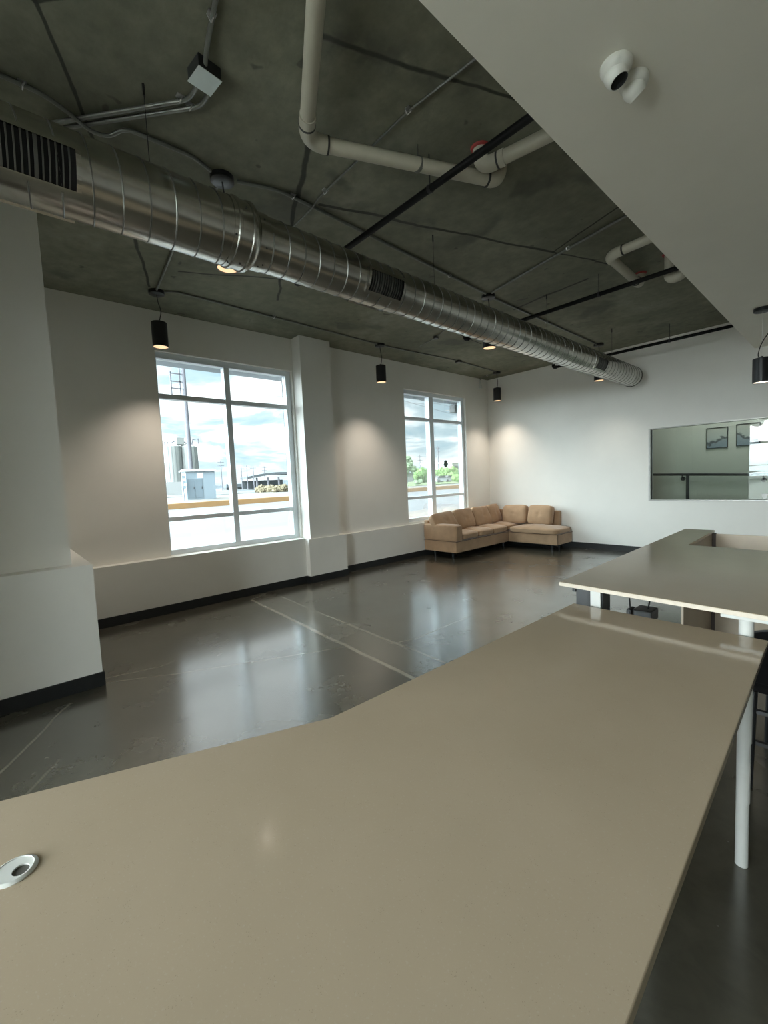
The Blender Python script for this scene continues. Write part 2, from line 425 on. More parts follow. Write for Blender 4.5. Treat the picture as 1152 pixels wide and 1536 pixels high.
m = MB(); m.tube([(-2.86, 9.6, 0)]+[(-2.86, 9.6, .8)]+bend((-2.86, 9.6, .8), (-2.86, 9.6, 1.02), (-3.2, 9.6, 1.05), .14)+[(-3.3, 9.6, 1.05)], .022, 10)
tag(m.build('guard_rail', BLACK), 'black curved rail end low behind the interior window', 'rail')
def framed(x0, x1, z0, z1, label, flip):
    t = thing('framed_picture', ((x0+x1)/2, HY-.012, z0), label, 'picture', 'pictures in the stair hall')
    m = MB(); f = .012
    m.box(x0, x1, HY-.03, HY, z0, z0+f).box(x0, x1, HY-.03, HY, z1-f, z1).box(x0, x0+f, HY-.03, HY, z0+f, z1-f).box(x1-f, x1, HY-.03, HY, z0+f, z1-f)
    m.build('frame', BLACK, t)
    mm, nt, out = new_mat('ink_landscape'); g = G(nt); P = g.pos()
    sp = g.n('ShaderNodeSeparateXYZ'); g.l(P, sp.inputs[0])
    u = g.maprange(sp.outputs['X'], x0, x1); v = g.maprange(sp.outputs['Z'], z0, z1)
    if flip: u = g.math('SUBTRACT', 1., u)
    nz = g.noise(P, 9., 5, .6)
    ridge = g.math('ADD', g.math('MULTIPLY', u, .38), g.math('MULTIPLY', nz, .55))
    d = g.math('SUBTRACT', v, g.math('SUBTRACT', ridge, .10))
    band = g.maprange(g.math('ABSOLUTE', d), .02, .09, 1., 0., True)
    low = g.maprange(d, -.10, .02, 1., 0., True)
    c = g.ramp(v, [(0, (.30, .36, .40)), (.45, (.42, .44, .42)), (1, (.46, .46, .40))])
    c = g.mix(g.math('MULTIPLY', low, .55), c, (.14, .19, .25))
    c = g.mix(g.math('MULTIPLY', band, .85), c, (.03, .035, .045))
    principled(g, out, c, .5)
    m = MB(); m.box(x0+f, x1-f, HY-.018, HY-.004, z0+f, z1-f); m.build('print', mm, t)
framed(-2.02, -1.69, 1.875, 2.268, 'black-framed ink print behind interior window, left one of two', False)
framed(-1.57, -1.23, 1.885, 2.292, 'black-framed ink print behind interior window, right one of two', True)
hl = thing('hall_fill_lamp', (-1.6, 9.5, 3.27), 'added round fill light on the stair hall ceiling, out of view', 'light')  # added unseen lamp that brightens the hall behind the glass
m = MB(); m.lathe([(0, 3.30), (.16, 3.30), (.16, 3.28), (.15, 3.275)], (-1.6, 9.5, 0)); m.build('rim', WHITEMETAL, hl)
m = MB(); m.lathe([(.15, 3.275), (.10, 3.262), (0, 3.258)], (-1.6, 9.5, 0)); m.build('lens', emit('hall_fill_lens', (1, .97, .9), 2.), hl)

# street glazing behind the camera (seen in the far glass)
m = MB(); yb0, yb1 = YB-.14, YB-.04
nb = 4
for i in range(nb+1):
    x = SB[0]+(SB[1]-SB[0])*i/nb; w = .035
    m.box(max(SB[0], x-w), min(SB[1], x+w), yb0, yb1, SB[2], SB[3])
for z in (SB[2]+.04, .95, 2.35, SB[3]-.04): m.box(SB[0], SB[1], yb0+.004, yb1-.004, z-.035, z+.035)
w4 = struct(m.build('window_4', ALU))
m = MB(); m.box(SB[0], SB[1], YB-.095, YB-.087, SB[2], SB[3]); m.build('glass_pane', GLASS, w4)

# ------------------------------------------------------------------ spiral duct
DX, DZ, RB, RS, YJ, YE = -2.69, 3.14, .192, .165, 1.30, 8.30
dt = thing('spiral_duct', (DX, 3.0, DZ-RB), 'long galvanised spiral air duct hung under the concrete ceiling', 'air duct')
def cyl_part(name, prof, mat=DUCT, seg=72):
    m = MB(); m.lathe(prof, (DX, 0, DZ), 'Y', seg); return m.build(name, mat, dt)
cyl_part('wide_section', [(RB, YB+.05), (RB, 1.17)])
cyl_part('narrow_section', [(RS, 1.42), (RS, YE)])
cyl_part('end_cap', [(RS, YE), (RS+.006, YE-.02), (RS+.006, YE+.004), (RS-.008, YE+.012), (0, YE+.012)])
cyl_part('reducer', [(RB, 1.17), (RB+.004, 1.17), (RB+.004, 1.195), (RB+.012, 1.20), (RB+.012, 1.215), (RB+.004, 1.22), (RB+.004, 1.285), (RB+.012, 1.29), (RB+.012, 1.31), (RS+.012, 1.345), (RS+.006, 1.35), (RS+.006, 1.42), (RS, 1.42)])
def helix(r, y0, y1, pitch):
    m = MB(); n = int((y1-y0)/pitch*40)
    pts = []
    for i in range(n+1):
        a = 2*PI*i/40; pts.append((DX+r*math.cos(a), y0+pitch*i/40, DZ-r*math.sin(a)))
    m.tube(pts, .0045, 5); return m.build('spiral_seam', DUCTSEAM, dt)
helix(RB, -3.0, 1.16, .128); helix(RS, 1.43, YE-.03, .118)
for y, a in ((1.18, -1.45), (1.18, -.5), (1.25, -1.35), (1.25, .4), (1.38, -1.4), (1.39, -.6), (1.40, -1.25), (1.38, .4)):
    r = (RB if y < 1.3 else RS)+.007
    c = Vector((DX+r*math.cos(a), y, DZ+r*math.sin(a)))
    m = MB(); m.lathe([(0, .003), (.005, .002), (.006, -.003)], c, 'Z', 10, Matrix.Rotation(PI/2-a, 4, 'Y')); m.build('screw', DARKPLASTIC, dt)
def register(R, y0, y1, a0, a1, lab=None):
    """vaned grille wrapped on the duct between angles a0 and a1"""
    def P(a, y, r): return (DX+r*math.cos(a), y, DZ+r*math.sin(a))
    a0, a1 = math.radians(a0), math.radians(a1); N = 10
    def patch(m, A0, A1, Y0, Y1, r0, r1):
        vs = []; fs = []
        for i in range(N+1):
            a = A0+(A1-A0)*i/N; vs += [P(a, Y0, r0), P(a, Y1, r0), P(a, Y1, r1), P(a, Y0, r1)]
        for i in range(N):
            o = 4*i
            for q in range(4): fs.append((o+q, o+(q+1) % 4, o+4+(q+1) % 4, o+4+q))
        fs += [(3, 2, 1, 0), (4*N, 4*N+1, 4*N+2, 4*N+3)]; m.add(vs, fs)
    m = MB(); patch(m, a0, a1, y0, y1, R+.001, R+.004); back = m.build('air_register', simple('grille_throat', (.004, .004, .005), .8), dt)
    da = .022/R
    m = MB()
    patch(m, a0-da, a0, y0-.02, y1+.02, R, R+.016); patch(m, a1, a1+da, y0-.02, y1+.02, R, R+.016)
    patch(m, a0, a1, y0-.02, y0, R, R+.016); patch(m, a0, a1, y1, y1+.02, R, R+.016)
    m.build('frame', DUCT, back)
    m = MB(); n = max(9, int((y1-y0)/.024))
    for i in range(1, n): y = y0+(y1-y0)*i/n; wv = .003 if i not in (n//4, n//4+2, 2*n//3) else .007; patch(m, a0, a1, y-wv, y+wv, R+.003, R+.013)
    m.build('vanes', simple('grille_vane', (.13, .13, .12), .4, .8), back)
for R_, y0, y1 in ((RB, -.02, .40), (RS, 2.24, 2.58), (RS, 6.45, 6.78)):
    register(R_, y0, y1, -46, 2)
    register(R_, y0, y1, 180-2, 180+46)
for y, top in ((-1.5, 0), (.778, 0), (3.164, 0), (5.304, 0), (7.412, 0)):
    r = RB if y < 1.2 else RS
    m = MB(); m.tube([(DX, y, DZ+r), (DX, y, ZC)], .0022, 6)
    m.tube([(DX, y, DZ+r), (DX, y, DZ+r+.035)], .007, 8).tube([(DX, y, ZC-.06), (DX, y, ZC)], .007, 8)
    m.build('hanger_wire', DARKPLASTIC, dt)

# ------------------------------------------------------------------ pendants
def pendant(loc, drop, label, group, slack=.02, R=.082, H=.272, lens=LAMP, cord_pts=None):
    x, y, z = loc
    t = thing('pendant_light', loc, label, 'pendant light', group)
    m = MB(); m.lathe([(0, z), (.082, z), (.082, z-.034), (.076, z-.038), (0, z-.038)], (x, y, 0), seg=36); m.build('ceiling_rose', BLACK, t)
    zt = z-drop
    if cord_pts is None: cord_pts = [(0, 0, -.036), (.004, slack*.3, -.036-.3*(drop-.036)), (.002, slack, -.036-.6*(drop-.036)), (0, 0, -drop-.002)]
    P = [Vector(p) for p in cord_pts]; pts = []
    for i in range(len(P)-1):
        p0 = P[max(i-1, 0)]; p1 = P[i]; p2 = P[i+1]; p3 = P[min(i+2, len(P)-1)]
        for k in range(6):
            u = k/6; pts.append(.5*((2*p1)+(p2-p0)*u+(2*p0-5*p1+4*p2-p3)*u*u+(3*p1-p0-3*p2+p3)*u**3)+Vector(loc))
    pts.append(P[-1]+Vector(loc))
    m = MB(); m.tube(pts, .005, 8); m.build('cord', CABLE, t)
    m = MB(); m.lathe([(.0, zt), (R-.004, zt), (R, zt-.004), (R, zt-H), (R-.005, zt-H), (R-.006, zt-H+.05), (R-.006, zt-.02), (0, zt-.02)], (x, y, 0), seg=40)
    m.lathe([(0, zt+.025), (.012, zt+.022), (.014, zt)], (x, y, 0), seg=16); m.build('lamp_shade', BLACK, t)
    m = MB(); m.lathe([(0, zt-H+.014), (R-.012, zt-H+.014), (R-.008, zt-H+.006), (R-.0062, zt-H+.02), (0, zt-H+.03)], (x, y, 0), seg=32); m.build('lamp_lens', lens, t)
    return t, (x, y, zt-H)
lamps = []
g1 = 'pendants along the window wall'; g2 = 'pendants behind the duct'
t, l = pendant((-5.34, 1.508, ZC), .342, 'black cylinder pendant above left window, nearest of the window-wall row', g1, .03); lamps.append(l)
for y, lab in ((4.857, 'black cylinder pendant over bare wall between the two windows'), (8.243, 'black cylinder pendant in the far left corner beside the far wall')):
    c = copy_tree(t); c.location = (-5.34, y, ZC); c['label'] = lab; lamps.append((-5.34, y, l[2]))
t, l = pendant((-3.13, 1.385, ZC), .366, 'black cylinder pendant peeking below the wide duct near its reducer', g2, .03); lamps.append(l)
for y, lab in ((4.72, 'black cylinder pendant peeking below the middle of the duct'), (8.08, 'black cylinder pendant peeking below the far end of the duct')):
    c = copy_tree(t); c.location = (-3.15, y, ZC); c['label'] = lab; lamps.append((-3.15, y, l[2]))
t, l = pendant((-.79, 6.60, SZ), .555, 'black cylinder pendant on a looping cord under the white soffit', None, 0, lens=LAMPB,
               cord_pts=[(.09, .05, -.02), (.12, .06, -.16), (.07, .03, -.25), (.0, 0, -.38), (-.03, -.01, -.50), (-.02, 0, -.557)])
m = MB(); m.tube([(-.79, 6.60, SZ-.03), (-.79, 6.60, SZ-.56)], .0012, 6); m.build('support_wire', STEEL, t)
lamps.append(l)

# ------------------------------------------------------------------ sprinkler mains
def sprinkler(y, xe, label, z=3.55):
    r = .024
    t = thing('sprinkler_pipe', (-2.5, y, z), label, 'pipe', 'black sprinkler pipes')
    m = MB(); m.tube([(SX, y, z), (xe+.04, y, z)], r, 14); m.build('pipe', BLACKPIPE, t)
    m = MB(); m.tube([(xe+.06, y, z)]+bend((xe+.06, y, z), (xe, y, z), (xe, y, z+.07), .045)+[(xe, y, z+.06)], r+.007, 14); m.build('elbow', BLACKPIPE, t)
    m = MB(); m.tube([(xe, y, z+.05), (xe, y, z+.12)], .012, 10).lathe([(0, .12), (.016, .122), (.02, .128), (0, .13)], (xe, y, z), seg=14); m.build('sprinkler_head', STEEL, t)
    for x in (-2.05, -3.35):
        m = MB(); m.tube([(x, y, z+r), (x, y, ZC)], .004, 8); m.lathe([(r+.002, -.012), (r+.005, -.012), (r+.005, .012), (r+.002, .012)], (x, y, z), 'X', 20)
        m.build('hanger', BLACK, t)
sprinkler(2.40, -3.84, 'black sprinkler pipe crossing the nearest part of the ceiling')
sprinkler(5.27, -3.93, 'black sprinkler pipe crossing the middle of the ceiling')
sprinkler(7.975, -3.93, 'black sprinkler pipe crossing just before the far wall', 3.522)

# ------------------------------------------------------------------ plastic drains
def ringat(m, p, d, r, w=.006):
    d = Vector(d).normalized(); p = Vector(p); m.tube([p-d*w, p+d*w], r, 20)
def drain(name, label, runs, elbows, rings, group='cream plastic drain pipes', collars=(), straps=()):
    p0 = runs[0][0]
    t = thing(name, p0, label, 'pipe', group)
    for a, b, r in runs: m = MB(); m.tube([a, b], r, 20); m.build('pipe', PVC, t)
    for pts, r in elbows: m = MB(); m.tube(pts, r, 20); m.build('elbow', PVC, t)
    for p, d, r in rings: m = MB(); ringat(m, p, d, r); m.build('joint_ring', JOINTBLK, t)
    for p in collars:
        m = MB(); m.lathe([(.05, ZC-.001), (.066, ZC-.001), (.06, ZC-.012), (.05, ZC-.016)], (p[0], p[1], 0), seg=18); m.build('firestop_collar', RED, t)
    for p, r in straps:
        m = MB(); m.lathe([(r+.001, -.012), (r+.004, -.012), (r+.004, .012), (r+.001, .012)], p, 'Y', 20); m.tube([(p[0], p[1], p[2]+r), (p[0], p[1], ZC)], .004, 6); m.build('strap', EMT, t)
rp = .043; zp = 3.65
A0 = Vector((SX, .93, zp)); A1 = Vector((-2.335, 1.585, zp)); A2 = Vector((-1.79, 2.86, zp))
dA = (A0-A1).normalized(); dB = (A2-A1).normalized(); top2 = Vector((-1.80, 2.84, ZC))
eb = [A2-dB*.10]+bend(A2-dB*.16, A2, A2+Vector((.02, -.02, .12)), .09)+[A2+Vector((.02, -.02, .12))]
drain('drain_pipe', 'cream drain pipe with a long dog-leg run on the near ceiling',
      [(A0, A1+dA*.12, rp), (A1+dB*.12, A2-dB*.09, rp)],
      [([A1+dA*.19]+bend(A0, A1, A2, .12)+[A1+dB*.13], rp+.006), (eb, rp+.006)],
      [(A1+dA*.125, dA, rp+.008), (A1+dB*.135, dB, rp+.008), (A2-dB*.105, dB, rp+.008)], collars=[A2], straps=[(A1+dB*.75, rp), ])
B0 = Vector((SX, 2.765, 3.64)); B1 = Vector((-1.79, 2.63, 3.64)); dC = (B0-B1).normalized()
drain('drain_pipe', 'short cream drain stub meeting the dog-leg run beside the soffit',
      [(B0, B1+dC*.13, rp)], [([B1+dC*.17]+bend(B0, B1, B1+Vector((0, 0, .2)), .095)+[Vector((B1.x, B1.y, ZC))], rp+.007)],
      [(B1+dC*.125, dC, rp+.009), (B1+Vector((0, 0, .09)), (0, 0, 1), rp+.009)], collars=[B1])
C0 = Vector((SX, 4.61, zp)); C1 = Vector((-1.72, 4.655, zp)); C2 = Vector((-1.745, 5.66, zp)); dD = (C0-C1).normalized(); dE = (C2-C1).normalized()
drain('drain_pipe', 'cream drain pipe turning a corner on the far ceiling by the soffit',
      [(C0, C1+dD*.1, rp), (C1+dE*.1, C2-dE*.08, rp)],
      [([C1+dD*.13]+bend(C0, C1, C2, .1)+[C1+dE*.12], rp+.006), ([C2-dE*.14]+bend(C1, C2, C2+Vector((0, 0, .2)), .09)+[C2+Vector((0, 0, .12))], rp+.006)],
      [(C1+dD*.14, dD, rp+.007), (C2-dE*.15, dE, rp+.008)], collars=[C2], straps=[])
D0 = Vector((-1.40, 5.42, ZC)); D1 = Vector((-1.40, 5.42, 3.52)); D2 = Vector((-1.27, 5.42, 3.52)); D3 = Vector((-1.27, 5.42, 3.66))
drain('drain_trap', 'cream drain trap hanging from the far ceiling against the soffit',
      [(D0, D1+Vector((0, 0, .06)), rp), (Vector((-1.24, 5.42, 3.63)), Vector((SX, 5.42, 3.63)), rp)],
      [([D1+Vector((0, 0, .08))]+bend(D0, D1, D2, .06)+bend(D1, D2, D3, .06)+bend(D2, D3+Vector((0, 0, -.03)), (SX, 5.42, 3.63), .03)+[Vector((-1.2, 5.42, 3.63))], rp+.007)],
      [(Vector((-1.215, 5.42, 3.63)), (1, 0, 0), rp+.010)], collars=[D0])

# ------------------------------------------------------------------ conduits
zc = ZC-.014; rc = .0115
def conduit(label, pts, clips=(), r=rc):
    pts = [Vector(p if len(p) == 3 else (*p, zc)) for p in pts]
    t = thing('conduit', pts[0], label, 'conduit', 'conduits on the concrete ceiling')
    path = [pts[0]]
    for i in range(1, len(pts)-1): path += bend(pts[i-1], pts[i], pts[i+1], min(.06, (pts[i]-pts[i-1]).length*.45, (pts[i+1]-pts[i]).length*.45), 5)
    path.append(pts[-1])
    m = MB(); m.tube(path, r, 10); m.build('tube', EMT, t)
    for c in clips:
        m = MB(); c = Vector((*c, zc)); m.box(c.x-.016, c.x+.016, c.y-.02, c.y+.02, ZC-.004, ZC); m.tube([c+Vector((-.018, -.012, .01)), c+Vector((-.014, 0, -.014)), c+Vector((.014, 0, -.014)), c+Vector((.018, .012, .01))], .004, 6)
        m.build('clip', STEEL, t)
def jbox(loc, label, s=.055, cover=BOXCOVER, rot=0., h=.05):
    t = thing('junction_box', loc, label, 'junction box', 'junction boxes on the ceiling')
    x, y, z = loc; M = Matrix.Translation((x, y, z)) @ Matrix.Rotation(rot, 4, 'Z')
    m = MB(); m.box(-s, s, -s, s, 0, h, M, .004); m.build('box', DARKPLASTIC, t)
    m = MB(); m.box(-s-.002, s+.002, -s-.002, s+.002, -.004, 0, M, .001); m.build('cover', cover, t)
conduit('grey conduit along the duct, from the left edge to the first pendant behind the duct',
        [(-3.08, -1.65), (-3.08, .36), (-3.10, .47, zc-.02), (-3.165, .60, zc-.035), (-3.15, .69, zc-.03), (-3.06, .76), (-3.04, 1.15), (-3.10, 1.295)], [(-3.08, .28)])
conduit('grey conduit along the duct, between first and middle pendants behind the duct', [(-3.09, 1.48), (-2.99, 1.75), (-3.0, 2.1), (-3.12, 4.62)], [(-2.985, 1.88), (-3.09, 3.9)])
conduit('grey conduit along the duct, between middle and far pendants behind the duct', [(-3.14, 4.80), (-3.16, 8.0)], [(-3.15, 6.2)])
conduit('grey conduit near the window wall, between first and middle pendants', [(-5.27, 1.58), (-5.20, 1.68), (-5.26, 3.2), (-5.32, 4.78)], [(-5.24, 2.9)])
conduit('grey conduit near the window wall, between middle and far pendants', [(-5.33, 4.94), (-5.22, 6.715)], [])
conduit('grey conduit near the window wall, from the small grey junction box to the far pendant', [(-5.22, 6.82), (-5.30, 8.155)], [])
conduit('grey conduit crossing behind the duct to the nearest window-wall pendant', [(-3.20, 1.39), (-4.25, 1.385), (-5.26, 1.49)], [])
J = (-2.39, 1.0, ZC-.065)
jbox(J, 'pale-covered square junction box on the near ceiling', .062, BOXCOVER, .12, .065)
conduit('upper of two parallel conduits running from the pale junction box to the duct', [(-2.44, .985, J[2]+.025), (-2.52, .99, J[2]+.025), (-2.62, .985, zc-.005), (-3.217, .475, zc-.004), (-3.6, .155)], [(-2.64, .955)])
conduit('lower of two parallel conduits running from the pale junction box to the duct', [(-2.42, 1.05, J[2]+.025), (-2.52, 1.055, J[2]+.025), (-2.62, 1.055, zc-.005), (-3.213, .535, zc-.004), (-3.6, .21)], [(-2.66, 1.015)])
conduit('grey conduit from the pale junction box towards the soffit', [(-2.34, .985, J[2]+.025), (-2.25, .965, zc), (-2.0, .918), (SX-.005, .77)], [(-2.1, .935)])
conduit('thin conduit crossing the ceiling above the long dog-leg drain', [(SX, 2.11), (-1.878, 2.03), (-2.787, 2.044), (-2.90, 2.046), (-2.97, 2.048, zc-.024), (-3.2, 2.055, zc-.024), (-3.6, 2.07, zc-.02)], [(-1.878, 2.03), (-2.787, 2.044)], .007)
conduit('pale conduit from the middle duct pendant to the soffit', [(-3.06, 4.66), (-2.3, 4.47), (-1.456, 4.29), (SX, 4.22)], [(-2.0, 4.405)])
conduit('thin cable conduit from the far corner pendant to the wall sensor', [(-5.42, 8.24), (-5.748, 8.30), (-5.90, 8.42, 3.74)], [(-5.6, 8.275)], .008)
jbox((-5.22, 6.769, ZC-.04), 'small grey junction box on the conduit before the far window', .045, EMT, 0., .04)
jbox((-4.543, 5.337, ZC-.035), 'small round-looking dark junction box on the ceiling between pendants', .03, DARKPLASTIC, .3, .035)
conduit('thin conduit through the small dark junction box on the ceiling', [(-5.0, 5.46), (-4.56, 5.345), (-4.1, 5.12), (-3.9, 5.05)], [], .006)
sn = thing('motion_sensor', (-5.90, 8.42, 3.55), 'small white sensor high on the wall in the far left corner', 'sensor')
m = MB(); m.box(-5.92, -5.89, 8.395, 8.445, 3.63, 3.72, bev=.006); m.build('bracket', PLASTIC, sn)
m = MB(); m.box(-5.915, -5.865, 8.385, 8.455, 3.545, 3.62, bev=.012); m.build('housing', PLASTIC, sn)
m = MB(); m.tube([(-5.90, 8.42, 3.62), (-5.895, 8.42, 3.65)], .012, 8); m.build('joint', PLASTIC, sn)

# ------------------------------------------------------------------ soffit cameras
def turret(loc, aim, label, scale=1.):
    x, y, z = loc; s = scale
    t = thing('security_camera', loc, label, 'security camera', 'turret cameras on the soffit')
    m = MB(); m.lathe([(0, 0), (.056*s, 0), (.060*s, -.006*s), (.060*s, -.022*s), (.055*s, -.034*s), (.044*s, -.042*s), (.042*s, -.040*s)], (x, y, z), seg=40); m.build('base', CAMWHITE, t)
    d = Vector(aim).normalized(); q = d.to_track_quat('Z', 'Y').to_matrix().to_4x4()
    c = Vector((x, y, z-.046*s))
    R = .046*s
    m = MB(); pr = [(R*math.sin(a), -R*math.cos(a)) for a in [PI*k/24 for k in range(0, 17)]]
    pr += [(R*.80, R*.62), (R*.78, R*.72), (R*.70, R*.72)]
    m.lathe(pr, c, 'Z', 36, q); m.build('ball', CAMWHITE, t)
    m = MB(); m.lathe([(0, R*.735), (R*.60, R*.735), (R*.715, R*.72), (R*.715, R*.6)], c, 'Z', 36, q); m.build('lens_face', LENSBLK, t)
    return t
turret((-.752, 2.135, SZ), (.36, .05, -.93), 'white turret camera on soffit with black lens facing the room', 1.05)
turret((-.728, 2.276, SZ), (.33, .62, -.71), 'white turret camera on soffit with its lens turned away')

# ------------------------------------------------------------------ counters
ZN = .922
near = [(-.205, 1.985), (-.906, 2.005), (-.935, .615), (-1.18, -.049), (-1.30, -.374), (-.137, -.40)]
nc = thing('quartz_counter', (-.6, .8, 0), 'long beige quartz counter in the foreground with an angled left edge', 'counter')
m = MB(); m.prism(near, ZN-.022, ZN); o = m.build('worktop', QUARTZ, nc); bevel_mod(o, .002, 2)
m = MB(); m.box(-.84, -.46, 0., 1.72, ZN-.05, ZN-.022); m.build('support_frame', WHITEMETAL, nc)
m = MB(); m.box(-.885, -.865, .02, 1.94, .04, ZN-.022); m.build('light_block_panel', PANELBROWN, nc)  # added unseen panel, blocks daylight from the leg and floor behind it
for x in (-.80, -.50):
    for y in (.06, 1.66):
        m = MB(); m.tube([(x, y, 0), (x, y, ZN-.05)], .024, 18).lathe([(0, 0), (.034, 0), (.034, .012), (.024, .014)], (x, y, 0), seg=20); m.build('leg', WHITEMETAL, nc)
gm = thing('cable_grommet', (-.936, -.032, ZN), 'white oval-looking cable grommet set in the foreground counter', 'grommet')
m = MB(); m.lathe([(.0325, 0), (.0325, .0015), (.030, .0035), (.027, .0045), (.0262, .003), (.0262, 0)], (-.936, -.032, ZN), seg=40); m.build('rim', PLASTIC, gm)
bmsh = bmesh.new()
hx, hy, hr_ = .0075, .0085, .0118
outer = [(.0262*math.cos(2*PI*k/40), .0262*math.sin(2*PI*k/40)) for k in range(40)]
inner = [(hx+hr_*1.35*math.cos(2*PI*k/40)*.8-.0*math.sin(k), hy+hr_*math.sin(2*PI*k/40)) for k in range(40)]
m = MB(); vs = [(-.936+a, -.032+b, ZN+.0034) for a, b in outer]+[(-.936+a, -.032+b, ZN+.0030) for a, b in inner]+[(-.936+a, -.032+b, ZN+.0002) for a, b in inner]
m.add(vs, [(k, (k+1) % 40, 40+(k+1) % 40, 40+k) for k in range(40)]+[(40+k, 40+(k+1) % 40, 80+(k+1) % 40, 80+k) for k in range(40)]); m.build('lid', PLASTIC, gm)
m = MB(); m.add([(-.936+a, -.032+b, ZN+.0004) for a, b in inner], [tuple(range(40))]); m.build('cable_hole', simple('grommet_shadow', (.10, .095, .085), .8), gm)

ZU = 1.012
up = [(-.982, 2.022), (-.10, 1.975), (-.10, 3.475), (-.787, 3.51), (-.805, 4.414), (-1.012, 4.411)]
uc = thing('raised_counter', (-.55, 2.9, 0), 'raised beige quartz counter behind the foreground counter, on white legs', 'counter')
m = MB(); m.prism(up, ZU-.02, ZU); o = m.build('worktop', QUARTZ, uc); bevel_mod(o, .0015, 2)
o['label'] = 'beige quartz slab with a narrow ledge at its far end'
m = MB(); m.prism([(-.983, 2.019), (-.10, 1.972), (-.10, 1.9745), (-.982, 2.0215)], ZU-.0185, ZU-.0015); m.build('front_edge', QUARTZEDGE, uc)
m = MB(); m.box(-.345, -.13, 2.005, 2.035, ZU-.038, ZU-.02, bev=.003); m.build('rail', WHITEMETAL, uc)
m = MB(); m.box(-.345, -.13, 3.25, 3.30, ZU-.038, ZU-.02, bev=.003); m.build('rail', WHITEMETAL, uc)
for x, y in ((-.271, 2.028), (-.271, 3.275)):
    m = MB()
    m.tube([(x, y, .50), (x, y, ZU-.038)], .0225, 24).tube([(x-.001, y, .26), (x-.001, y, .52)], .0215, 24).tube([(x-.002, y, .0), (x-.002, y, .28)], .0205, 24)
    m.build('leg', WHITEMETAL, uc)
for x, y in ((-.817, 2.06),):
    m = MB(); m.box(x-.028, x+.028, y-.012, y+.03, 0, ZU-.02, bev=.002); b = m.build('leg', BLACK, uc)
    m = MB(); m.box(x-.023, x+.023, y-.026, y-.012, .02, ZU-.021, bev=.002); m.build('cover_plate', WHITEMETAL, b)
m = MB(); m.box(-.935, -.85, 2.10, 2.30, .80, ZU-.02).box(-.95, -.935, 2.09, 2.13, .955, ZU-.02); m.build('drive_box', BLACK, uc)
m = MB(); m.box(-.83, -.815, 3.53, 4.38, 0, ZU-.02); m.build('ledge_panel', PANELBROWN, uc)
m = MB(); m.box(-.790, -.15, 4.385, 4.405, 0, .985); m.build('end_panel', PANELBROWN, uc)
m = MB(); m.box(-.816, -.790, 4.38, 4.41, 0, ZU-.022); m.build('corner_post', simple('dark_brown_edge', (.06, .04, .03), .5), uc)
for x, w in ((-.66, .012), (-.575, .007)):
    m = MB(); m.box(x-w, x+w, 2.05, 2.09, ZU-.034, ZU-.02, bev=.002); m.build('cable_clip', DARKPLASTIC, uc)

# things seen through the gap under the raised counter
pw = thing('power_supply', (-.80, 2.62, .7), 'small black box hanging under the raised counter near its left leg', 'power supply')
m = MB(); m.box(-.83, -.735, 2.56, 2.68, .715, .775, bev=.008); m.build('body', DARKPLASTIC, pw)
m = MB(); m.box(-.87, -.842, 2.58, 2.66, .71, .765, bev=.01); m.build('plug', DARKPLASTIC, pw)
m = MB(); m.tube([(-.86, 2.62, .765), (-.87, 2.63, .85), (-.84, 2.66, .93), (-.80, 2.70, ZU-.02)], .004, 8).tube([(-.77, 2.62, .775), (-.755, 2.63, .88), (-.75, 2.66, ZU-.02)], .004, 8).tube([(-.835, 2.62, .74), (-.845, 2.62, .74)], .005, 8); m.build('cable', CABLE, pw)

ch = thing('office_chair', (-.10, 2.75, 0), 'black chair with a rounded back tucked under the raised counter', 'chair')
bk = MB(); prof = []
pts = []
for k in range(25):
    a = PI*k/24; pts.append((-.10-.31*math.cos(a), .60+.20*math.sin(a)**.7))
vs = []; fs = []
for i, (x, z) in enumerate(pts):
    bow = .05*((x+.10)/.31)**2
    vs += [(x, 2.56+bow, .52), (x, 2.60+bow, .52), (x, 2.60+bow, z), (x, 2.56+bow, z)]
for i in range(24):
    o_ = 4*i
    for q in range(4): fs.append((o_+q, o_+(q+1) % 4, o_+4+(q+1) % 4, o_+4+q))
fs += [(3, 2, 1, 0), (96, 97, 98, 99)]
bk.add(vs, fs, True); bevel_mod(bk.build('backrest', CHAIRFAB, ch), .008)
m = MB(); m.box(-.33, .13, 2.60, 3.05, .46, .515, bev=.02); m.build('seat', CHAIRFAB, ch)
for x, y in ((-.315, 2.60), (.115, 2.60), (-.30, 3.03), (.10, 3.03)):
    m = MB(); m.tube([(x, y, .47), (x*1.03, y+(-.03 if y < 2.8 else .03), 0)], .015, 10); m.build('leg', BLACK, ch)
for z in (.22, .375):
    m = MB(); m.box(-.31, .11, 2.585, 2.605, z-.009, z+.009); m.build('stretcher', BLACK, ch)

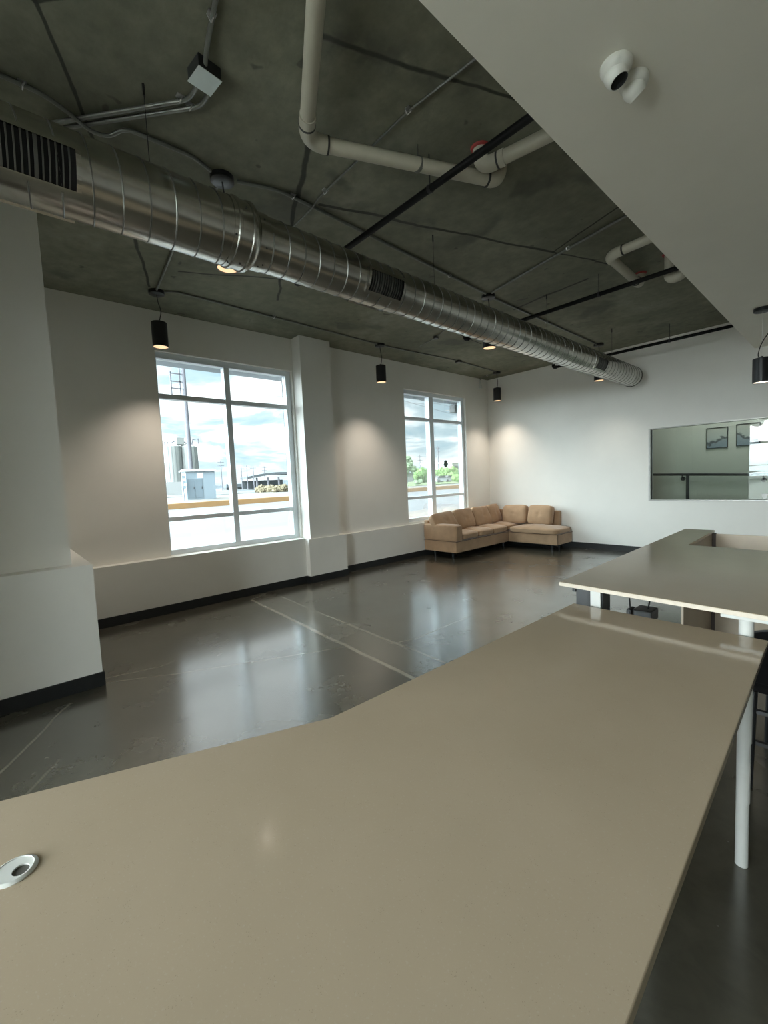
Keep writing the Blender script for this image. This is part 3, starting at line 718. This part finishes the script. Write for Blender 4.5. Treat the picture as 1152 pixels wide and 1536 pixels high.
# ------------------------------------------------------------------ sectional sofa
sf = thing('sectional_sofa', (-5.0, 7.5, 0), 'tan suede corner sofa with chaise in the far left corner', 'sofa')
def puff(size, M, puffz=.03, p=5., buttons=(), n=18, both=False, wr=.004, seed=0):
    """soft cushion: size is half extents; local +z is the plump face"""
    sx, sy, sz = size; bm = bmesh.new(); bmesh.ops.create_cube(bm, size=2.)
    bmesh.ops.subdivide_edges(bm, edges=bm.edges[:], cuts=n, use_grid_fill=True)
    for v in bm.verts:
        u = v.co; k = (abs(u.x)**p+abs(u.y)**p+abs(u.z)**p)**(1/p); u = u/k
        b = max(0, 1-u.x*u.x)*max(0, 1-u.y*u.y)
        z = u.z*sz
        if u.z > 0 or both: z += (1 if u.z > 0 else -1)*puffz*b*min(1, abs(u.z)*1.3)
        for bx, by in buttons:
            d2 = ((u.x-bx)*sx)**2+((u.y-by)*sy)**2; d = math.sqrt(d2)
            ang = math.atan2((u.y-by)*sy, (u.x-bx)*sx)
            if u.z > 0: z -= .024*math.exp(-d2/.0012)+.008*math.exp(-d2/.018)*(.5+.5*math.cos(4*ang+.6))
        q = Vector((u.x*sx, u.y*sy, z))
        w = noise.noise(Vector((q.x*7+seed*3.1, q.y*7+seed, q.z*7)))
        q += Vector((0, 0, wr*2*w)); v.co = M @ q
    vs = [v.co.copy() for v in bm.verts]; bm.verts.index_update(); fs = [[v.index for v in f.verts] for f in bm.faces]; bm.free()
    mm = MB(); mm.add(vs, fs, True); return mm
def softbox(x0, x1, y0, y1, z0, z1, name, p=9., pf=.004):
    c = Vector(((x0+x1)/2, (y0+y1)/2, (z0+z1)/2))
    return puff(((x1-x0)/2, (y1-y0)/2, (z1-z0)/2), Matrix.Translation(c), pf, p, wr=.0015).build(name, SUEDE, sf)
m = MB(); m.box(-5.82, -5.02, 6.27, 8.66, .125, .34, bev=.012); m.build('base', SUEDE, sf)
m = MB(); m.box(-5.012, -3.93, 8.035, 8.66, .125, .33, bev=.012); m.build('chaise_base', SUEDE, sf)
softbox(-5.84, -5.01, 6.265, 6.475, .33, .65, 'arm', 10.)
m = MB(); m.box(-5.84, -5.74, 6.3, 8.69, .33, .72, bev=.02); m.build('back_frame', SUEDE, sf)
m = MB(); m.box(-5.74, -4.165, 8.60, 8.70, .33, .757, bev=.02); m.build('back_frame', SUEDE, sf)
for i, (a, b) in enumerate(((6.485, 7.01), (7.01, 7.53), (7.53, 8.055))):
    mm = puff((.34, (b-a)/2+.004, .062), Matrix.Translation((-5.345, (a+b)/2, .405)), .045, 6, [(.15, 0)], seed=i); mm.build('seat_cushion', SUEDE, sf)
mm = puff((.34, .30, .06), Matrix.Translation((-5.36, 8.36, .415)), .035, 6, seed=7); mm.build('corner_cushion', SUEDE, sf)
mm = puff((.545, .335, .055), Matrix.Translation((-4.465, 8.33, .385)), .055, 7, [(-.35, 0), (.4, 0)], seed=9); mm.build('chaise_cushion', SUEDE, sf)
m = MB(); m.tube([(-5.01, 8.025, .331), (-3.92, 8.025, .331), (-3.92, 8.66, .331)], .006, 6).tube([(-3.925, 8.03, .13), (-3.925, 8.03, .33)], .006, 6); m.build('piping', PIPING, sf)
m = MB(); m.tube([(-5.012, 6.27, .336), (-5.012, 8.04, .336)], .006, 6).tube([(-5.83, 6.265, .336), (-5.015, 6.265, .336)], .005, 6); m.build('piping', PIPING, sf)
def back_cushion(c, half, yaw, lean, roll=0., seed=0, button=True):
    # local z faces out, local y up
    M = Matrix.Translation(c) @ Matrix.Rotation(yaw, 4, 'Z') @ Matrix.Rotation(PI/2-lean, 4, 'X') @ Matrix.Rotation(roll, 4, 'Z')
    return puff(half, M, .035, 6.5, [(0, .0)] if button else [], both=True, wr=.006, seed=seed).build('back_cushion', SUEDE, sf)
# left run faces +x  (yaw 90deg: local z -> +x)
YX = PI/2
back_cushion((-5.58, 6.60, .655), (.335, .205, .075), YX, .50, .05, 1)
back_cushion((-5.57, 7.21, .665), (.305, .215, .078), YX, .34, .02, 2)
back_cushion((-5.57, 7.83, .668), (.31, .215, .078), YX, .34, 0., 3)
back_cushion((-5.56, 8.30, .685), (.235, .215, .078), YX+.1, .30, 0., 4)
back_cushion((-5.10, 8.47, .672), (.29, .205, .075), 0., .22, .03, 5)
back_cushion((-4.505, 8.475, .672), (.265, .205, .078), 0., .22, -.02, 6)
for x, y in ((-5.70, 6.45), (-5.25, 6.45), (-5.70, 8.5), (-5.25, 8.2), (-4.15, 8.25), (-4.15, 8.55)):
    m = MB(); m.lathe([(0, 0), (.022, 0), (.03, .126), (0, .126)], (x, y, 0), seg=14); m.build('leg', BLACK, sf)

# ------------------------------------------------------------------ street outside
zg = -.15
m = MB(); m.box(-40, -16, -120, 260, zg-.25, zg-.02); struct(m.build('road', ASPHALT))
m = MB(); m.box(-14.6, -6.12, -60, 120, zg-.2, zg); struct(m.build('pavement', WALK))
m = MB(); m.box(-6.12, 40, -60, YB-.2, zg-.2, zg); struct(m.build('bounce_ground', simple('pale_bounce_ground', (.50, .49, .46), .85, var=.05)))  # unseen ground made pale to bounce daylight up onto ceiling and soffit
m = MB(); m.box(-16, -14.6, -60, 120, zg-.2, zg-.005); struct(m.build('gutter', simple('pale_gutter', (.10, .097, .094), .85)))
m = MB(); m.box(-40.4, -40, -120, 260, zg-.1, .33, bev=.03); struct(m.build('kerb', YELLOW))
m = MB()
for a, b in ((4., 7.), (14., 17.), (25., 28.), (38., 41.)): m.box(-23.2, -22.9, a, b, zg-.02, zg-.015)
struct(m.build('road_marking', WALK))
m = MB()
xs = [(-40.4, .30), (-43.5, .42), (-60, .50), (-420, .6)]
for (xa, za), (xb, zb) in zip(xs, xs[1:]): m.add([(xa, -400, za), (xa, 600, za), (xb, 600, zb), (xb, -400, zb)], [(0, 1, 2, 3)])
struct(m.build('ground', DIRT))
m = MB(); m.box(-300, -62, -300, 60, .5, .56); struct(m.build('rail_yard', TRACK))
m = MB(); m.box(-120, -46, 48, 200, .45, .56); struct(m.build('verge', GRASS))
m = MB(); vs = []; N = 60
for i in range(N+1):
    y = -300+1200*i/N; h = 7+6*noise.noise(Vector((i*.21, 3, 0)))+3*noise.noise(Vector((i*.7, 1, 0))); vs += [(-520, y, 0), (-520, y, max(1.5, h)), (-560, y, 0)]
fs = []
for i in range(N): o_ = 3*i; fs += [(o_, o_+1, o_+4, o_+3), (o_+1, o_+2, o_+5, o_+4)]
m.add(vs, fs); struct(m.build('ridge', HILL))
# canopy over the windows
m = MB(); m.box(-6.66, -6.12, -1, 10, 3.305, 3.62); struct(m.build('trim_1', simple('grey_canopy', (.20, .23, .26), .6)))
el = thing('exterior_light', (-6.6, 8.30, 3.1), 'small grey box light under the canopy outside the far window', 'light')
m = MB(); m.box(-6.66, -6.50, 8.23, 8.45, 3.09, 3.27, bev=.01); m.build('housing', simple('grey_fixture', (.03, .035, .037), .5), el)
m = MB(); m.tube([(-6.58, 8.34, 3.26), (-6.58, 8.34, 3.305)], .015, 8); m.build('stem', ALU, el)

# utility cabinet
cb = thing('utility_cabinet', (-46, 15.5, .46), 'pale blue metal utility cabinet across the street seen through the left window', 'cabinet')
m = MB(); m.box(-46.6, -45.2, 14.1, 17.0, .42, 3.30, bev=.02); m.build('body', CABINET, cb)
m = MB(); m.add([(-46.8, 13.9, 3.30), (-45.0, 13.9, 3.30), (-45.0, 17.25, 3.30), (-46.8, 17.25, 3.30), (-45.9, 13.95, 3.55), (-45.9, 17.2, 3.55)],
                [(3, 2, 1, 0), (0, 1, 4), (2, 3, 5), (1, 2, 5, 4), (3, 0, 4, 5)]); m.build('roof', BUILD, cb)
for y in (14.15, 14.95):
    m = MB(); m.box(-45.2, -45.16, y, y+.75, .6, 2.5, bev=.01); d_ = m.build('door', simple('cabinet_door', (.125, .16, .185), .5), cb)
    m = MB(); m.box(-45.16, -45.12, y+.62, y+.68, 1.5, 1.75); m.build('handle', DARKPLASTIC, d_)
m = MB(); m.box(-45.2, -45.17, 15.2, 15.8, 2.62, 3.15); m.build('notice_plate', PLASTIC, cb)
m = MB(); m.box(-46.7, -45.1, 14.0, 17.1, .30, .43); m.build('plinth', WALK, cb)
mt = thing('meter_post', (-45.0, 13.75, .45), 'thin grey meter post beside the utility cabinet', 'post')
m = MB(); m.tube([(-45, 13.75, .4), (-45, 13.75, 2.9)], .045, 8); m.build('post', POLE, mt)
for z in (1.6, 2.1, 2.6): m = MB(); m.box(-44.95, -44.8, 13.6, 13.95, z, z+.28, bev=.02); m.build('meter', CABINET, mt)
# silo
so = thing('grain_silo', (-90, 27.3, .5), 'tall pale grain silo in the rail yard behind the cabinet', 'silo')
def silo(y, r, name):
    m = MB(); m.lathe([(0, .5), (r, .5), (r, 9.9), (r*.5, 10.35), (0, 10.6)], (-90, y, 0), seg=28, smooth=True); m.build(name, SILO, so)
    m = MB()
    for k in range(16):
        a = 2*PI*k/16; m.box(-.05, .05, -.08, .08, .6, 9.9, Matrix.Translation((-90+r*math.cos(a), y+r*math.sin(a), 0)) @ Matrix.Rotation(a, 4, 'Z'))
    m.build('rib', simple('silo_rib', (.14, .15, .145), .6), so)
silo(26.0, 1.65, 'drum'); silo(28.9, 1.7, 'drum')
m = MB(); m.box(-91, -89, 26.6, 28.0, 10.3, 11.6); m.build('top_house', SILO, so)
m = MB(); m.tube([(-90, 25.2, 10.2), (-90, 26.8, 11.2)], .12, 6).tube([(-90, 29.4, 10.1), (-90, 27.8, 11.2)], .12, 6).tube([(-90, 29.6, 10), (-90, 29.9, 11.4), (-90, 31.0, 11.6), (-90, 31, 10.6)], .14, 6)
for y in (24.6, 25.2, 29.8, 30.3): m.tube([(-90, y, 9.9), (-90, y, 10.8)], .06, 6)
m.tube([(-90, 24.6, 10.8), (-90, 25.6, 10.8)], .06, 6)
m.build('gantry', POLE, so)
m = MB(); m.box(-88.5, -88, 22.5, 27.5, .5, 3.0); tag(m.build('yard_wall', BUILD), 'low pale wall at the foot of the grain silo', 'wall')
# poles
def upole(x, y, h, r, label, arms=True, rungs=False, group='utility poles'):
    t = thing('utility_pole', (x, y, .4), label, 'pole', group)
    m = MB(); m.tube([(x, y, .4), (x, y, h)], r, 10, radii=[r, r*.8]); m.build('mast', POLE, t)
    if arms:
        for z in (h-.6, h-1.8) if h > 9 else (h-.5,): m = MB(); m.box(x-.07, x+.07, y-1.1, y+1.1, z-.07, z+.07); m.build('crossarm', POLE, t)
    return t
up_ = upole(-47.4, 15.35, 17.0, .24, 'tall grey utility pole rising behind the utility cabinet')
m = MB()
for z in (11.2, 11.9, 12.6, 13.4): m.box(-47.35, -47.25, 14.0, 15.35, z-.05, z+.05)
m.box(-47.35, -47.25, 13.98, 14.1, 11.1, 13.6).box(-47.35, -47.25, 14.85, 14.97, 10.8, 14.)
m.build('bracket_ladder', POLE, up_)
for (x, y, h, lab) in ((-144, 56.4, 10.6, 'far thin pole just left of the mullion in the left window'), (-144, 63.4, 8.2, 'far thin pole right of the mullion in the left window, first of three close poles'),
                       (-145, 65.9, 8.9, 'far thin pole right of the mullion in the left window, middle of three close poles'), (-144, 67.8, 8.4, 'far thin pole right of the mullion in the left window, last of three close poles'),
                       (-165, 82.5, 9.6, 'far thin pole above the long low shed in the left window')):
    upole(x, y, h, .17, lab)
upole(-95, 110.6, 12., .18, 'tall pole with crossarms in the right half of the far window'); upole(-100, 107, 9.5, .11, 'slim pole above the trees in the left half of the far window')
def wire(pts, label):
    P = []
    a, b = Vector(pts[0]), Vector(pts[1])
    for i in range(21): u = i/20; p = a.lerp(b, u); p.z -= 4*pts[2]*u*(1-u); P.append(p)
    m = MB(); m.tube(P, .022, 5); tag(m.build('overhead_wire', POLE), label, 'wire', 'overhead wires')
wire(((-38, -10, 17.2), (-38, 60, 9.), .4), 'overhead wire sloping across the top of the left window')
wire(((-60, 80, 18.), (-60, 30, 15.), .5), 'overhead wire crossing the upper right of the left window')
wire(((-50, 30, 16.5), (-50, 90, 13.5), .6), 'overhead wire crossing the sky in the far window')
# arched roof shed and yard buildings
ar = thing('open_shed', (-150, 77, .5), 'long low open shed with a gently arched roof in the left window', 'shed')
m = MB(); vs = []; N = 16
for i in range(N+1):
    u = i/N; y = 68+18.5*u; z = 3.2+2.4*math.sin(PI*(.12+.5*u)); vs += [(-150, y, z), (-150, y, z+.9), (-156, y, z+.9), (-156, y, z)]
fs = []
for i in range(N):
    for q in range(4): fs.append((4*i+q, 4*i+(q+1) % 4, 4*i+4+(q+1) % 4, 4*i+4+q))
fs += [(0, 1, 2, 3), (4*N+3, 4*N+2, 4*N+1, 4*N)]
m.add(vs, fs); m.build('roof', TRACK, ar)
for y in (72, 76.5, 81, 85.5): m = MB(); m.box(-151.2, -150.6, y, y+.5, .5, 4.6); m.build('column', POLE, ar)
m = MB(); m.box(-157, -156.5, 69, 86, .5, 3.6); m.build('rear_wall', TRACK, ar)
for i, (y, l_, h_, lab) in enumerate(((50, 7, 1.2, 'low flat grey wagon in rail yard left of the mullion in the left window'), (62, 6, 1.3, 'low flat grey wagon in rail yard right of the mullion in the left window'))):
    t = thing('rail_wagon', (-148, y, .56), lab, 'wagon', 'wagons in the rail yard')
    m = MB(); m.box(-150, -147, y-l_/2, y+l_/2, 1.3, 1.3+h_, bev=.1); m.build('body', TRACK, t)
    for s_ in (-1, 1): m = MB(); m.box(-149.8, -147.2, y+s_*l_*.33-.9, y+s_*l_*.33+.9, .56, 1.3); m.build('bogie', DARKPLASTIC, t)
# vegetation
def tree(x, y, h, w, label, mat, zb=.45, n=34, trunk=True, seed=1, cat='tree', group='trees across the street', name='tree'):
    rnd = random.Random(seed)
    t = thing(name, (x, y, zb), label, cat, group)
    m = MB()
    for i in range(n):
        a = rnd.random()*2*PI; rr = w*.5*math.sqrt(rnd.random()); hz = h*(.35+.6*rnd.random()) if trunk else h*(.3+.5*rnd.random())
        k = 1-abs((hz/h)-.6); c = Vector((x+rr*math.cos(a)*k, y+rr*math.sin(a)*k, zb+hz)); r = w*(.11+.09*rnd.random())
        bm = bmesh.new(); bmesh.ops.create_icosphere(bm, subdivisions=3, radius=r)
        for v in bm.verts: v.co *= 1+.42*noise.noise(v.co*(2.6/r)+Vector((i*7, seed, 0)))+.38*noise.noise(v.co*(6/r)+Vector((i, seed, 4)))
        bm.verts.index_update(); m.add([v.co+c for v in bm.verts], [[v.index for v in f.verts] for f in bm.faces]); bm.free()
    m.build('foliage', mat, t)
    m = MB(); m.tube([(x, y, zb), (x+.05, y, zb+h*.6)], max(.05, w*.035), 8); m.build('trunk' if trunk else 'stem', POLE, t)
tree(-62, 62.3, 5.6, 3.4, 'tall pale grey-green tree at the left of the far window', TREEB, seed=3, n=46)
tree(-66, 70.5, 2.8, 4.2, 'bright green low tree left of the mullion in the far window', TREE, seed=4)
tree(-70, 76.8, 2.5, 3.6, 'bright green low tree touching the mullion in the far window', TREE, seed=5)
tree(-72, 84, 2.9, 4.0, 'bright green tree just right of the mullion in the far window', TREE, seed=6)
tree(-74, 90.5, 3.5, 4.4, 'taller bright green tree behind the dark oval sticker', TREE, seed=8)
tree(-50, 63.6, 1.9, 2.2, 'green bush low at the right of the far window', TREE, seed=9, trunk=False, cat='bush', name='bush')
tree(-52, 55.0, .9, 1.6, 'small grey bush low at the left of the far window', TREEB, seed=10, trunk=False, cat='bush', name='bush')
tree(-58, 31.5, .95, 2.4, 'dry straw-coloured bush at the right of the left window', DRYGRASS, seed=11, trunk=False, cat='bush', name='bush')
tree(-62, 31.2, .7, 3.2, 'lower dry straw-coloured bush beside the larger one in the left window', DRYGRASS, seed=12, trunk=False, cat='bush', name='bush')
# building and cars beyond the far window
bd = thing('office_building', (-105, 134, .5), 'white low building at the right of the far window', 'building')
m = MB(); m.box(-112, -98, 121.5, 148, .5, 6.6); m.build('walls', BUILD, bd)
m = MB(); m.box(-113, -97.5, 121, 149, 6.6, 7.2); m.build('roof', ALU, bd)
for i, z in enumerate((1.8, 4.4)):
    for y in (122.5, 129, 136): m = MB(); m.box(-97.95, -97.9, y, y+5., z, z+1.2); m.build('window', CARGLASS, bd)
bs = thing('low_building', (-110, 112, .5), 'low grey-roofed building behind trees, left half of the far window', 'building')
m = MB(); m.box(-118, -104, 104.5, 119, .5, 3.6); m.build('walls', BUILD, bs)
m = MB(); m.add([(-120, 103, 3.6), (-102, 103, 3.6), (-102, 120, 3.6), (-120, 120, 3.6), (-111, 103, 6.), (-111, 120, 6.)], [(3, 2, 1, 0), (0, 1, 4), (2, 3, 5), (1, 2, 5, 4), (3, 0, 4, 5)]); m.build('roof', TRACK, bs)
def car(x, y, label, mat, rz=0.):
    t = thing('car', (x, y, .5), label, 'car', 'parked cars'); z = .5
    def prof(pts, hw):
        n = len(pts); mm = MB(); mm.add([(x-hw, y+a, z+b) for a, b in pts]+[(x+hw, y+a, z+b) for a, b in pts], [tuple(range(n)), tuple(range(2*n-1, n-1, -1))]+[(i, (i+1) % n, n+(i+1) % n, n+i) for i in range(n)]); return mm
    prof([(-2.2, .3), (2.2, .3), (2.25, .75), (1.4, .92), (-1.9, .95), (-2.2, .8)], .88).build('body', mat, t)
    prof([(-1.7, .93), (1.2, .93), (.6, 1.42), (-1.1, 1.45)], .76).build('cabin', CARGLASS, t)
    for a in (-1.4, 1.4):
        for sx in (-.8, .8): mm = MB(); mm.lathe([(0, -.1), (.33, -.1), (.33, .1), (0, .1)], (x+sx, y+a, z+.33), 'X', 18); mm.build('wheel', DARKPLASTIC, t)
car(-60, 70.3, 'grey parked car right of the mullion in the far window', CARPAINT)
car(-62, 75.6, 'pale parked car right of centre in the far window', BUILD)

# ------------------------------------------------------------------ lights
def spot(loc, e, col=(1, .80, .58), ang=104, blend=.4, r=.045):
    d = bpy.data.lights.new('pendant_beam', 'SPOT'); d.energy = e; d.color = col; d.spot_size = math.radians(ang); d.spot_blend = blend; d.shadow_soft_size = r
    o = bpy.data.objects.new('pendant_beam', d); COL.objects.link(o); o.location = loc; return o
LE = 17.
for l in lamps[:3]: spot((l[0], l[1], l[2]-.004), 50., (1, .86, .72), 104, 1.)
for l in lamps[3:]: spot((l[0], l[1], l[2]-.004), LE, (1, .92, .80), 106, 1.)
pl = bpy.data.lights.new('hall_fill', 'POINT'); pl.energy = 22; pl.color = (.95, .98, 1.); pl.shadow_soft_size = .14  # point source of the added hall lamp
o = bpy.data.objects.new('hall_fill', pl); COL.objects.link(o); o.location = (-1.6, 9.5, 3.12)
# daylight portals in the openings
def portal(loc, rot, sx, sy):
    d = bpy.data.lights.new('daylight_portal', 'AREA'); d.shape = 'RECTANGLE'; d.size = sx; d.size_y = sy; d.cycles.is_portal = True
    o = bpy.data.objects.new('daylight_portal', d); COL.objects.link(o); o.location = loc; o.rotation_euler = rot
for a, b in (W1, W2): portal((-6.11, (a+b)/2, (ZW0+ZW1)/2), (0, -PI/2, 0), ZW1-ZW0, b-a)
portal(((SB[0]+SB[1])/2, YB-.16, (SB[2]+SB[3])/2), (PI/2, 0, 0), SB[1]-SB[0], SB[3]-SB[2])

# ------------------------------------------------------------------ sky
SKY, FILL_LOBE = 1.6, 13.
wd = bpy.data.worlds.new('overcast_sky'); sc.world = wd; wd.use_nodes = True
nt = wd.node_tree
for n in list(nt.nodes): nt.nodes.remove(n)
g = G(nt); wo = nt.nodes.new('ShaderNodeOutputWorld'); bg = nt.nodes.new('ShaderNodeBackground')
tc = nt.nodes.new('ShaderNodeTexCoord'); D = tc.outputs['Generated']
sp = g.n('ShaderNodeSeparateXYZ'); g.l(D, sp.inputs[0])
zz = g.math('ADD', g.math('MAXIMUM', sp.outputs['Z'], 0.), .16)
cx = g.n('ShaderNodeCombineXYZ'); g.l(g.math('DIVIDE', sp.outputs['X'], zz), cx.inputs[0]); g.l(g.math('DIVIDE', sp.outputs['Y'], zz), cx.inputs[1])
cl = g.noise(cx.outputs[0], 1.25, 8, .58, .5)
sky = g.ramp(cl, [(.34, (.30, .43, .50)), (.44, (.42, .52, .56)), (.52, (.80, .84, .85)), (.62, (1.02, 1.02, 1.0)), (.74, (.56, .60, .62))])
hz = g.maprange(sp.outputs['Z'], 0., .10, .6, 0., True)
sky = g.mix(hz, sky, (.50, .55, .57))
lobe_dir = Vector((-.22, -.90, .44)).normalized()       # added bright sky patch behind the camera, fills the room through the back glazing
dt_ = g.vmath('DOT_PRODUCT', D, tuple(lobe_dir)).outputs['Value']
lobe = g.math('MULTIPLY', g.maprange(dt_, .15, .80, 0., 1., True), FILL_LOBE)
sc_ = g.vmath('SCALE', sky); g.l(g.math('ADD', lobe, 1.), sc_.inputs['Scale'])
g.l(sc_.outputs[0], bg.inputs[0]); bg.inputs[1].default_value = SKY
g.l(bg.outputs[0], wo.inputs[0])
try: wd.cycles.sampling_method = 'MANUAL'; wd.cycles.sample_map_resolution = 512
except Exception: pass

# ------------------------------------------------------------------ camera
yaw, pitch, roll = math.radians(-48.136), math.radians(-4.242), math.radians(-2.564)
f = Vector((math.sin(yaw)*math.cos(pitch), math.cos(yaw)*math.cos(pitch), math.sin(pitch)))
r = Vector((math.cos(yaw), -math.sin(yaw), 0)); u = r.cross(f)
r2 = math.cos(roll)*r+math.sin(roll)*u; u2 = -math.sin(roll)*r+math.cos(roll)*u
cd = bpy.data.cameras.new('camera'); cam = bpy.data.objects.new('camera', cd); COL.objects.link(cam)
M = Matrix((r2, u2, -f)).transposed().to_4x4(); M.translation = (0, 0, 1.55); cam.matrix_world = M
cd.sensor_fit = 'VERTICAL'; cd.sensor_height = 36.; cd.sensor_width = 27.; cd.lens = 642.53/1536*36
cd.clip_start = .02; cd.clip_end = 2000
sc.camera = cam

sc.view_settings.view_transform = 'Standard'; sc.view_settings.look = 'None'; sc.view_settings.gamma = 1.; sc.view_settings.use_curve_mapping = False
sc.view_settings.exposure = .72
cy = sc.cycles
cy.use_denoising = True; cy.max_bounces = 10; cy.diffuse_bounces = 6; cy.glossy_bounces = 4; cy.transparent_max_bounces = 16; cy.sample_clamp_indirect = 6.; cy.caustics_reflective = False; cy.caustics_refractive = False
